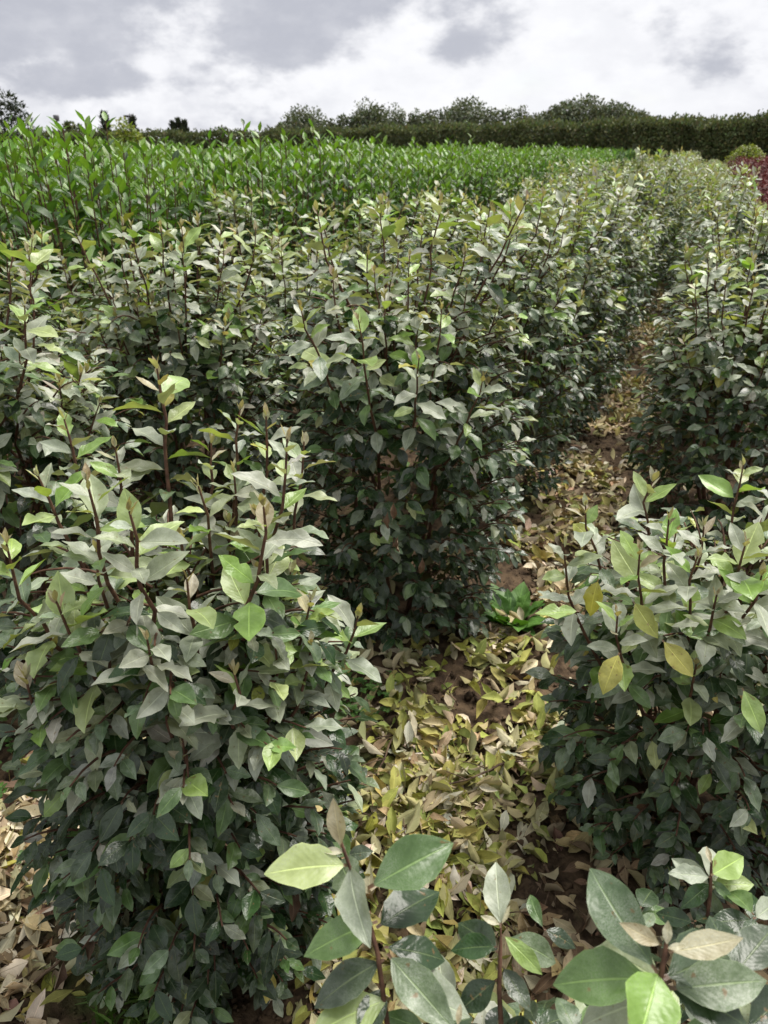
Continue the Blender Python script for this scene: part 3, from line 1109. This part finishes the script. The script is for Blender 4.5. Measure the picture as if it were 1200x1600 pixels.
rp = []
for i in range(3):
    L, T = round_shrub(300 + i, 'red', 1.45, .52, 700, .085)
    rp.append((T.mesh('stem', M['bark']), L.mesh('foliage', 'low')))
firstr = {}
rr = random.Random(12)
for x in (1.05, 2.0, 3.4, 4.4, 5.4):
    y = 4.5
    while y < 44:
        if in_view(x, y, .9, 40) or in_view(x - .4, y, .9, 10):
            k_ = rr.randrange(3)
            lab = 'dark red-leaved shrub in the first red row beside the silvery oleasters' if x < 2 else 'dark red-leaved shrub in the red block, behind its first row'
            sc = rr.uniform(.92, 1.1)
            if k_ not in firstr:
                o = thing('red_shrub', lab, 'shrub', (x, y, 0), rr.uniform(0, 6.28), 'red-leaved shrubs', sc)
                part('stem', rp[k_][0], o)
                part('foliage', rp[k_][1], o)
                firstr[k_] = o
            else:
                copy_tree(firstr[k_], lab, (x, y, 0), rr.uniform(0, 6.28), sc, 'red-leaved shrubs')
        y += rr.uniform(.85, 1.05)
# bright bush in front of the hedge
L, T = round_shrub(320, 'golden', 1.95, .85, 2200, .11)
g = at(1168, 36)
o = thing('golden_bush', 'round yellow-green bush in front of the dark hedge, beyond the red shrubs', 'bush', g)
part('stem', T.mesh('stem', M['bark']), o)
part('foliage', L.mesh('foliage', 'far'), o)


# ------------------------------------------------------------------ hedges
def hedge(name, label, a, b, h, depth, n, seed, cls='hedge', size=.24):
    rnd = random.Random(seed)
    random.seed(seed)
    L, T = Leaves(), Tubes()
    ax = (b - a)
    ln = ax.length
    ax.normalize()
    side = Vector((ax.y, -ax.x, 0))
    if side.dot(-a) < 0:
        side = -side
    o = thing(name, label, 'hedge', a)
    ph = [rnd.uniform(0, 6.28) for _ in range(6)]

    def hh(s):
        return h * (1 + .035 * math.sin(s * .9 + ph[0]) + .03 * math.sin(s * 2.3 + ph[1]) + .025 * math.sin(s * 4.9 + ph[2]))

    def bulge(s, z):
        return depth * .5 * (1 + .16 * math.sin(s * 1.4 + ph[3] + z) + .12 * math.sin(s * 3.1 + ph[4] - z * 1.7)) * (1.0 - .35 * max(0, z / h - .75) * 4 * .5)
    # inner mass of twigs and stems
    s = 0.3
    while s < ln:
        p = ax * s
        for q in range(3):
            tp = p + ax * rnd.uniform(-.6, .6) + side * rnd.uniform(-.4, .4) + Vector((0, 0, hh(s) * rnd.uniform(.8, .97)))
            T.add(curve(p, tp, side * rnd.uniform(-.2, .2), 4), [.045, .035, .026, .018, .008], 5)
        s += rnd.uniform(.5, .9)
    for q in range(int(ln * 7)):
        s = rnd.uniform(0, ln)
        p = ax * s + side * rnd.uniform(-.5, .5) * depth * .8 + Vector((0, 0, hh(s) * .93))
        tp = p + ax * rnd.gauss(0, .10) + Vector((0, 0, hh(s) * .07 + rnd.random() ** 2 * .55))
        T.add([p, tp], [.014, .004], 4)
        for e_ in range(5):
            L.add(cls, p.lerp(tp, rnd.uniform(.4, 1)), (rnd.gauss(0, .6), rnd.gauss(0, .6), 1), (rnd.gauss(0, 1), rnd.gauss(0, 1), .5), size * rnd.uniform(.4, .8), 0)
    part('stem', T.mesh('stem', M['trunk']), o)
    # body of closely packed leaf sprays
    for i in range(n):
        s = rnd.uniform(0, ln)
        H_ = hh(s)
        f = rnd.random()
        if f < .74:          # face
            z = H_ * rnd.random() ** .85
            off = bulge(s, z) * (1 - abs(rnd.gauss(0, .22)))
            p = ax * s + side * off + Vector((0, 0, z))
            d = side * rnd.uniform(.2, 1) + ax * rnd.gauss(0, .6) + Vector((0, 0, rnd.uniform(-.2, 1.2)))
            nn = side * .7 + Vector((0, 0, .7))
        else:                # top, with a fringe of upright twigs
            w_ = rnd.uniform(-.5, .5) * depth
            p = ax * s + side * w_ + Vector((0, 0, H_ - abs(rnd.gauss(0, .12)) + (rnd.random() ** 4) * .42))
            d = ax * rnd.gauss(0, .4) + side * rnd.gauss(0, .4) + Vector((0, 0, 1))
            nn = side * .8 + Vector((0, 0, .4))
        L.add(cls, p, d, nn, size * rnd.uniform(.6, 1.2), rnd.uniform(-.8, .8))
    part('foliage', L.mesh('foliage', 'far', jitter=.25), o)
    # solid core added inside, darker than the leaves, so that no light comes through
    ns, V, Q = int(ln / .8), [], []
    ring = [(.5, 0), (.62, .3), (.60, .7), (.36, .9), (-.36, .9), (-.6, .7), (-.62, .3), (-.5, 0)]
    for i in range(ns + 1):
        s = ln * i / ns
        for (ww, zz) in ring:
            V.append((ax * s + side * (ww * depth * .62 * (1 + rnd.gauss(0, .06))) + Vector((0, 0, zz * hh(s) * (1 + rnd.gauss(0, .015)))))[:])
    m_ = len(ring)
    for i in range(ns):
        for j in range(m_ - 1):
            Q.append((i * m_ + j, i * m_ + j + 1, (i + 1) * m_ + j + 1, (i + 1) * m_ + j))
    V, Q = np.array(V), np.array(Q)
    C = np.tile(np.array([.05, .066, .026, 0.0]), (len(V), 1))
    part('dark_core', make_mesh('dark_core', V, Q, np.full((len(V), 2), .3), C, M['hedge']), o)
    return o


hedge('hedge', 'tall dark hedge stretch behind the red shrubs and the golden bush', at(1245, 46), at(1003, 52), top_h(1100, 195, 49), 2.2, 30000, 1, size=.17)
hedge('hedge', 'long dark hedge behind the laurel block, below the distant trees', at(1010, 55), at(430, 78), top_h(1000, 196, 55), 2.4, 46000, 2, size=.21)
hedge('hedge', 'low far stretch of hedge beside the conifers and the lamp pole', at(455, 80), at(-60, 104), top_h(300, 212, 88), 2.4, 24000, 3, size=.27)


# ------------------------------------------------------------------ trees behind
def tree(name, label, base, H, crown_w, crown_h, cls, n, seed, size=.6, clumps=26, gap=.5, trunk_r=.22, group=None, flat=1.0, lob=1.0):
    rnd = random.Random(seed)
    random.seed(seed)
    L, T = Leaves(), Tubes()
    o = thing(name, label, 'tree', base, 0, group)
    lean = Vector((rnd.uniform(-.3, .3), rnd.uniform(-.3, .3), 0))
    T.add(curve(Vector((0, 0, -.1)), Vector((0, 0, H * .93)) + lean, lean * .3, 7), [trunk_r * (1 - .12 * i) for i in range(8)], 8)
    zc = H - crown_h / 2 - lob * crown_w / 2 * gap * .28
    cs = []
    for i in range(clumps):
        t = (i + .5) / clumps
        a = i * 2.399
        zz = (2 * t - 1)
        rr_ = math.sqrt(max(.05, 1 - zz * zz)) * rnd.uniform(.35, .95)
        p = Vector((math.cos(a) * rr_ * crown_w / 2, math.sin(a) * rr_ * crown_w / 2, zc + zz * crown_h / 2 * .92))
        cs.append((p, rnd.uniform(.55, 1.1) * lob * crown_w / 2 * gap))
        st = Vector((0, 0, max(H * .15, p.z - crown_w * .35)))
        T.add(curve(st, p, Vector((0, 0, -.15)), 4), [trunk_r * .32, trunk_r * .26, trunk_r * .2, trunk_r * .14, trunk_r * .06], 5)
    for i in range(n):
        p, r_ = cs[i % clumps]
        v_ = Vector((rnd.gauss(0, 1), rnd.gauss(0, 1), rnd.gauss(0, 1)))
        v_.normalize()
        q = p + v_ * (r_ * rnd.uniform(.45, 1.08))
        L.add(cls, q, v_ + Vector((rnd.gauss(0, .5), rnd.gauss(0, .5), rnd.gauss(0, .5))), v_ + Vector((0, 0, .6)), size * rnd.uniform(.6, 1.2), rnd.uniform(-.7, .7))
    part('trunk', T.mesh('trunk', M['trunk']), o)
    part('crown', L.mesh('crown', 'far', jitter=.22), o)
    return o


def conifer(name, label, base, H, W_, seed, group=None):
    rnd = random.Random(seed)
    random.seed(seed)
    L, T = Leaves(), Tubes()
    o = thing(name, label, 'tree', base, 0, group)
    T.add(curve(Vector((0, 0, -.1)), Vector((0, 0, H)), Vector((0, 0, 0)), 6), [.2, .17, .14, .11, .08, .05, .015], 7)
    z = H * .12
    while z < H * .99:
        t = z / H
        rr_ = W_ / 2 * (1 - t) ** .8 + .12
        for b_ in range(6):
            a = rnd.uniform(0, 6.28)
            le = rr_ * rnd.uniform(.45, 1.2)
            tip = Vector((math.cos(a) * le, math.sin(a) * le, z + le * .12))
            T.add([Vector((0, 0, z)), tip], [.03, .008], 4)
            for j in range(9):
                f = rnd.uniform(.2, 1.05)
                q = Vector((tip.x * f, tip.y * f, z + (tip.z - z) * f))
                L.add('pine', q, tip.normalized() + Vector((rnd.gauss(0, .4), rnd.gauss(0, .4), rnd.uniform(-.1, .7))), (0, 0, 1), rnd.uniform(.35, .65), rnd.uniform(-.6, .6))
        z += H * .055
    part('trunk', T.mesh('trunk', M['trunk']), o)
    part('crown', L.mesh('crown', 'far'), o)
    return o


GT = 'trees beyond the hedge'
D = 150
for u, v, wpx, lab, n, cl, gp in (
        (476, 178, 66, 'rounded dark tree at the low end of the long hedge, standing alone', 2600, 24, .55),
        (584, 167, 74, 'broad dark tree between two lines of thin poplars', 2800, 26, .55),
        (724, 162, 74, 'broad dark tree with a double crown beside pale slender poplars', 2800, 26, .55),
        (868, 166, 60, 'left lower tree of the dark clump above the hedge', 2400, 22, .58),
        (908, 158, 78, 'tallest and broadest tree of the dark clump above the hedge', 3200, 28, .58),
        (955, 163, 70, 'sloping right-hand tree of the dark clump above the hedge', 2800, 26, .58)):
    H = top_h(u, v, D)
    wm = wpx / 1156 * D
    tree('broadleaf_tree', lab, at(u, D), H, wm, min(H * .75, wm * .85), 'poplar', n * 3, int(u), size=.48, clumps=cl, gap=gp, group=GT)
for u, v, wpx, lab in ((447, 192, 40, 'low bushy tree at the left foot of the lone rounded tree'), (655, 184, 60, 'low bushy tree below the slender poplars, between two broad trees'),
                       (838, 178, 56, 'low bushy tree where the poplar line meets the dark clump'), (988, 176, 50, 'low bushy tree where the dark clump slopes down to the hedge')):
    H = top_h(u, v, D + 8)
    wm = wpx / 1156 * D
    tree('bushy_tree', lab, at(u, D + 8), H, wm, H * .8, 'poplar', 4200, int(u), size=.48, clumps=22, gap=.5, group=GT)
for i, (u, v, wpx) in enumerate(((518, 187, 16), (536, 178, 22), (553, 180, 18), (622, 172, 26), (645, 175, 26), (668, 176, 22), (690, 171, 26), (765, 168, 26), (786, 166, 28), (810, 167, 30))):
    H = top_h(u, v, D - 6)
    wm = wpx / 1156 * D
    tree('poplar_tree', 'slender pale poplar in the thin line of trees above the hedge, sky between the trunks', at(u, D - 6 + 4 * math.sin(i)), H, wm, H * .52, 'poplar', 900, 400 + i, size=.42, clumps=14, gap=.45, trunk_r=.13, group='slender poplars above the hedge')
# left horizon
tree('sparse_tree', 'thin-leaved tree rising above the laurels, sky showing through its crown', at(30, 34), top_h(32, 146, 34), 1.5, 2.2, 'pine', 1300, 31, size=.2, clumps=24, gap=.36, trunk_r=.07)
tree('round_tree', 'small round tree beyond the laurels, between lamp pole and conifer', at(116, 95), top_h(116, 190, 95), 2.2, 2.4, 'hedge', 700, 32, size=.4, clumps=14, gap=.5, trunk_r=.1)
conifer('conifer_tree', 'dark pointed conifer beside the yellow-green tree', at(170, 92), top_h(170, 176, 92), 3.6, 33, 'conifers on the horizon')
conifer('conifer_tree', 'slim dark conifer partly hidden behind the yellow-green tree', at(213, 98), top_h(213, 182, 98), 2.4, 34, 'conifers on the horizon')
for u, v in ((274, 188), (284, 184), (293, 187)):
    conifer('conifer_tree', 'dark conifer in the tight group of three above the far hedge', at(u, 96), top_h(u, v + 3, 96), 2.6, 30 + u, 'conifers on the horizon')
tree('golden_tree', 'rounded yellow-green tree in front of the far hedge', at(201, 62), top_h(201, 189, 62), 2.1, 2.4, 'golden', 1100, 41, size=.26, clumps=18, gap=.55, trunk_r=.08)


# lamp pole far off at the left
def lamp_pole(label, base, H, head):
    o = thing('lamp_pole', label, 'lamp', base)
    T = Tubes()
    T.add([Vector((0, 0, 0)), Vector((0, 0, H * .5)), Vector((0, 0, H))], [.07, .055, .045], 8)
    part('pole', T.mesh('pole', M['metal']), o)
    T = Tubes()
    w_, h_ = head
    T.add([Vector((0, 0, H - .02)), Vector((0, 0, H)), Vector((0, 0, H + h_ * .85)), Vector((0, 0, H + h_)), Vector((0, 0, H + h_ + .01))], [.06, w_, w_ * 1.15, w_ * .9, .02], 8)
    part('lamp_head', T.mesh('lamp_head', M['metal']), o)


lamp_pole('thin lamp pole with a box-shaped head rising above the laurels', at(97, 70), top_h(97, 189, 70), (.2, .42))
lamp_pole('short far lamp pole with a flat head beside the slim conifer', at(207, 96), top_h(207, 183, 96), (.42, .2))


# ------------------------------------------------------------------ fallen leaves
random.seed(55)


def litter_density(x, y):
    n = .36 + .34 * math.sin(2.7 * y + 5 * x) + .30 * math.sin(7.1 * y - 4.3 * x + 1.2) + .28 * math.sin(14 * x + 9 * y)
    return n


def litter_spot(alley, far=False):
    while True:
        if alley == 0:
            y = random.uniform(.55, 3.0) if not far else random.uniform(2.6, 13)
            x = random.gauss(-.34, .20)
            if x < -.80 or x > .45:
                continue
            if y < 2.1 and 1.55 < y and x < -.76:
                continue
        elif alley == 1:
            y = random.uniform(.35, 1.6)
            x = random.gauss(-1.40, .15)
        else:
            y = random.uniform(2.2, 3.2)
            x = random.uniform(-.1, .8)
        if random.random() < litter_density(x, y) + .10:
            return x, y


def litter_record(L, x, y, top):
    cls = 'litter'
    a = random.uniform(0, 6.283)
    tiltv = random.gauss(0, .42)
    d = Vector((math.cos(a), math.sin(a), tiltv))
    n = Vector((random.gauss(0, .5), random.gauss(0, .5), 1 if random.random() < .62 else -1))
    sz = random.uniform(.058, .100) if top or random.random() < .7 else random.uniform(.02, .05)
    z = gz(x, y) + .006 + (random.uniform(.012, .038) if top else random.uniform(0, .018)) + abs(tiltv) * sz * .45
    if d.z < 0:
        z += 0
    L.add(cls, (x - d.x * sz / 2, y - d.y * sz / 2, z - d.z * sz / 2), d, n, sz, 0)
    rec = list(L.r[-1])
    # greenish-yellow leaves gather by the near shrubs, tan ones elsewhere
    if x > -.12 and y < 1.75:
        rec[6] = random.choice((4, 5, 5, 4, 2, 5))
    elif abs(x + .35) < .4 and y < 2.3:
        rec[6] = random.choice((0, 1, 0, 6, 7, 1, 3, 1, 4, 2, 3, 0))
    elif x < -1.1:
        rec[6] = random.choice((2, 3, 4, 5, 4, 2, 3, 0, 4))
    else:
        rec[6] = random.choice((2, 4, 4, 5, 2, 3, 1, 7))
    L.r[-1] = tuple(rec)


LS = Leaves()
for i in range(2700):
    litter_record(LS, *litter_spot(0), False)
for i in range(1100):
    litter_record(LS, *litter_spot(1), False)
for i in range(6000):
    litter_record(LS, *litter_spot(0, True), False)
for i in range(350):
    litter_record(LS, *litter_spot(2), False)
for i in range(620):
    litter_record(LS, random.uniform(-.2, .55), random.uniform(.7, 1.75), False)
for i in range(420):
    litter_record(LS, random.uniform(-1.6, -1.0), random.uniform(.35, 1.0), False)
for i in range(200):
    litter_record(LS, random.uniform(-1.1, -.6), random.uniform(1.4, 2.1), False)
o = part('leaf_litter', LS.mesh('leaf_litter', 'mid', jitter=.2), None, 'stuff')
tag(o, 'bed of yellow-green and tan fallen leaves on the soil between the shrub rows', 'leaf litter')
LI = Leaves()
for i in range(215):
    x, y = litter_spot(0)
    y = .75 + (y - .55) * .7
    litter_record(LI, x, y, True)
for i in range(80):
    litter_record(LI, *litter_spot(1), True)
KIND = {0: 'yellow-green', 1: 'yellow-green', 6: 'yellow-green', 7: 'golden yellow', 2: 'pale beige', 3: 'pale beige', 4: 'tan', 5: 'dark brown'}
for cls, p, x, d, z, vi, ti in LI.r:
    ti = ti % 8
    o = bpy.data.objects.new('fallen_leaf', leaf_mesh(cls, vi, ti))
    COL.objects.link(o)
    o.matrix_world = Matrix(((x.x, d.x, z.x, p.x), (x.y, d.y, z.y, p.y), (x.z, d.z, z.z, p.z), (0, 0, 0, 1)))
    where = 'in the path between the shrub rows' if p.x > -1.1 else 'in the alley behind the big near shrub'
    tag(o, f'{KIND[ti]} fallen leaf lying on the litter {where}', 'leaf', f'{KIND[ti]} fallen leaves {where}')

# ------------------------------------------------------------------ crumbs of soil
cr = np.random.default_rng(66)
n_c = 5200
box_c = np.array([[-1, -1, -1], [1, -1, -1], [1, 1, -1], [-1, 1, -1], [-1, -1, 1], [1, -1, 1], [1, 1, 1], [-1, 1, 1]], float)
box_q = np.array([[0, 3, 2, 1], [4, 5, 6, 7], [0, 1, 5, 4], [1, 2, 6, 5], [2, 3, 7, 6], [3, 0, 4, 7]])
cx = np.where(cr.random(n_c) < .72, cr.normal(-.36, .26, n_c), cr.normal(-1.35, .22, n_c))
cy = np.where(cx < -1.0, cr.uniform(.3, 1.8, n_c), .6 + 5.2 * cr.random(n_c) ** 1.7)
cs_ = .0025 + .009 * cr.random(n_c) ** 4
pts_c = box_c[None] * cs_[:, None, None] * (1 + cr.normal(0, .28, (n_c, 8, 3)))
an = cr.uniform(0, 6.28, n_c)
xr = pts_c[..., 0] * np.cos(an)[:, None] - pts_c[..., 1] * np.sin(an)[:, None]
yr = pts_c[..., 0] * np.sin(an)[:, None] + pts_c[..., 1] * np.cos(an)[:, None]
W_c = np.stack([xr + cx[:, None], yr + cy[:, None], pts_c[..., 2] * .8 + (ground_z(cx, cy) + .006 + cs_ * .4)[:, None]], -1).reshape(-1, 3)
Q_c = (box_q[None] + (np.arange(n_c) * 8)[:, None, None]).reshape(-1, 4)
o = part('soil_crumbs', make_mesh('soil_crumbs', W_c, Q_c, np.zeros((len(W_c), 2)), np.ones((len(W_c), 4)), M['soil']), None, 'stuff')
tag(o, 'loose brown crumbs of soil scattered on the ground between the rows', 'soil')

# ------------------------------------------------------------------ twigs on the ground
rr = random.Random(21)
TW = ((P(905, 1050, .03), P(925, 1230, .03), 'long dark twig lying along the path beside the low shrub'),
      (P(640, 1120, .03), P(560, 1270, .03), 'forked dark twig lying across the leaves near the tall shrub'),
      (P(850, 1350, .03), P(870, 1420, .03), 'thick dead twig at the foot of the low shrub'),
      (P(800, 1190, .04), P(640, 1240, .04), 'bent twig resting on yellow-green leaves in the path'),
      (P(60, 1530, .03), P(140, 1440, .03), 'thin twig on the tan leaves behind the big near shrub'))
TW += tuple((Vector((x_, y_, .03)), Vector((x_ + rr.uniform(-.16, .16), y_ + rr.uniform(-.16, .16), .035)), 'short thin dead twig half buried in the leaf litter') for x_, y_ in ((-.45, 1.3), (-.3, 1.7), (-.5, 1.9), (-.25, 1.2), (-1.35, .8), (-1.45, 1.0), (-.3, 2.3), (-.1, 1.05)))
for a, b, lab in TW:
    T = Tubes()
    a, b = a.copy(), b.copy()
    mid_ = (a + b) / 2
    A, B = a - mid_, b - mid_
    perp = Vector((-(B - A).y, (B - A).x, 0)).normalized()
    pts = curve(A, B, perp * rr.uniform(-.03, .03) + Vector((0, 0, .012)), 8)
    pts = [p + Vector((rr.gauss(0, .003), rr.gauss(0, .003), rr.gauss(0, .002))) for p in pts]
    T.add(pts, [.0042 - .00035 * i for i in range(9)], 6)
    for j in (2, 4, 6):
        q = pts[j]
        T.add(curve(q, q + (B - A).normalized() * rr.uniform(.05, .09) + perp * rr.choice((-1, 1)) * rr.uniform(.03, .07) + Vector((0, 0, rr.uniform(0, .03))), Vector((0, 0, .005)), 3), [.0022, .0019, .0015, .0009], 5)
    o = part('fallen_twig', T.mesh('fallen_twig', M['twig']), None)
    o.location = mid_
    tag(o, lab, 'twig', 'twigs on the ground')


# ------------------------------------------------------------------ weeds
def weed(label, loc, n, size, spread, h, seed, cls='weed'):
    rnd = random.Random(seed)
    random.seed(seed)
    o = thing('weed_plant', label, 'weed', loc)
    L, T = Leaves(), Tubes()
    recs = []
    for i in range(n):
        a = rnd.uniform(0, 6.28)
        r_ = spread * math.sqrt(rnd.random())
        b = Vector((math.cos(a) * r_, math.sin(a) * r_, 0))
        tp = b + Vector((rnd.gauss(0, .01), rnd.gauss(0, .01), h * rnd.uniform(.4, 1)))
        T.add(curve(b, tp, Vector((0, 0, 0)), 2), [.0012, .001, .0008], 4)
        for k2 in range(4):
            an = k2 * 1.57 + a
            L.add(cls, tp, (math.cos(an), math.sin(an), .35), (0, 0, 1), size * rnd.uniform(.6, 1.1), rnd.uniform(-.2, .2), 1.25)
    part('stem', T.mesh('stem', M['weed']), o)
    part('foliage', L.mesh('foliage', 'mid'), o, 'stuff')
    return o


weed('small bright green chickweed patch at the foot of the tall shrub', P(572, 1092, 0), 60, .019, .12, .05, 1)
weed('small green weed patch in the alley among tan leaves', P(70, 1375, 0), 16, .017, .07, .05, 2)
weed('low green weed patch in the alley beneath the near shrub', P(20, 1200, 0), 30, .018, .14, .04, 3)
# dock with broad leaves
dp = P(800, 985, 0)
o = thing('dock_plant', 'bright green broad-leaved weed growing at the foot of the tall shrub', 'weed', dp)
random.seed(3)
L, T = Leaves(), Tubes()
for i in range(22):
    a = -.4 + i * 2.399 + random.uniform(-.2, .2)
    b = Vector((math.cos(a) * .03, math.sin(a) * .03, .03))
    d = Vector((math.cos(a), math.sin(a), random.uniform(.3, 1.5)))
    T.add([Vector((0, 0, -.01)), b], [.004, .003], 5)
    L.add('weed', b, d, (-math.cos(a) * .3, -math.sin(a) * .3, 1), random.uniform(.09, .17), random.uniform(-.5, .5), .8)
part('stem', T.mesh('stem', M['weed']), o)
place_single(L.r, o)
# grass at the foot of the near shrub
gp_ = P(235, 1585, 0)
L = Leaves()
random.seed(4)
for i in range(260):
    a = random.uniform(0, 6.28)
    r_ = .13 * math.sqrt(random.random())
    L.add('grass', (math.cos(a) * r_, math.sin(a) * r_, -.005), (random.gauss(0, .35), random.gauss(0, .35), 1), (random.gauss(0, 1), random.gauss(0, 1), .2), random.uniform(.06, .14))
o = part('grass_tuft', L.mesh('grass_tuft', 'mid'), None, 'stuff')
o.location = gp_
tag(o, 'thin tuft of green grass at the foot of the big near shrub', 'grass')
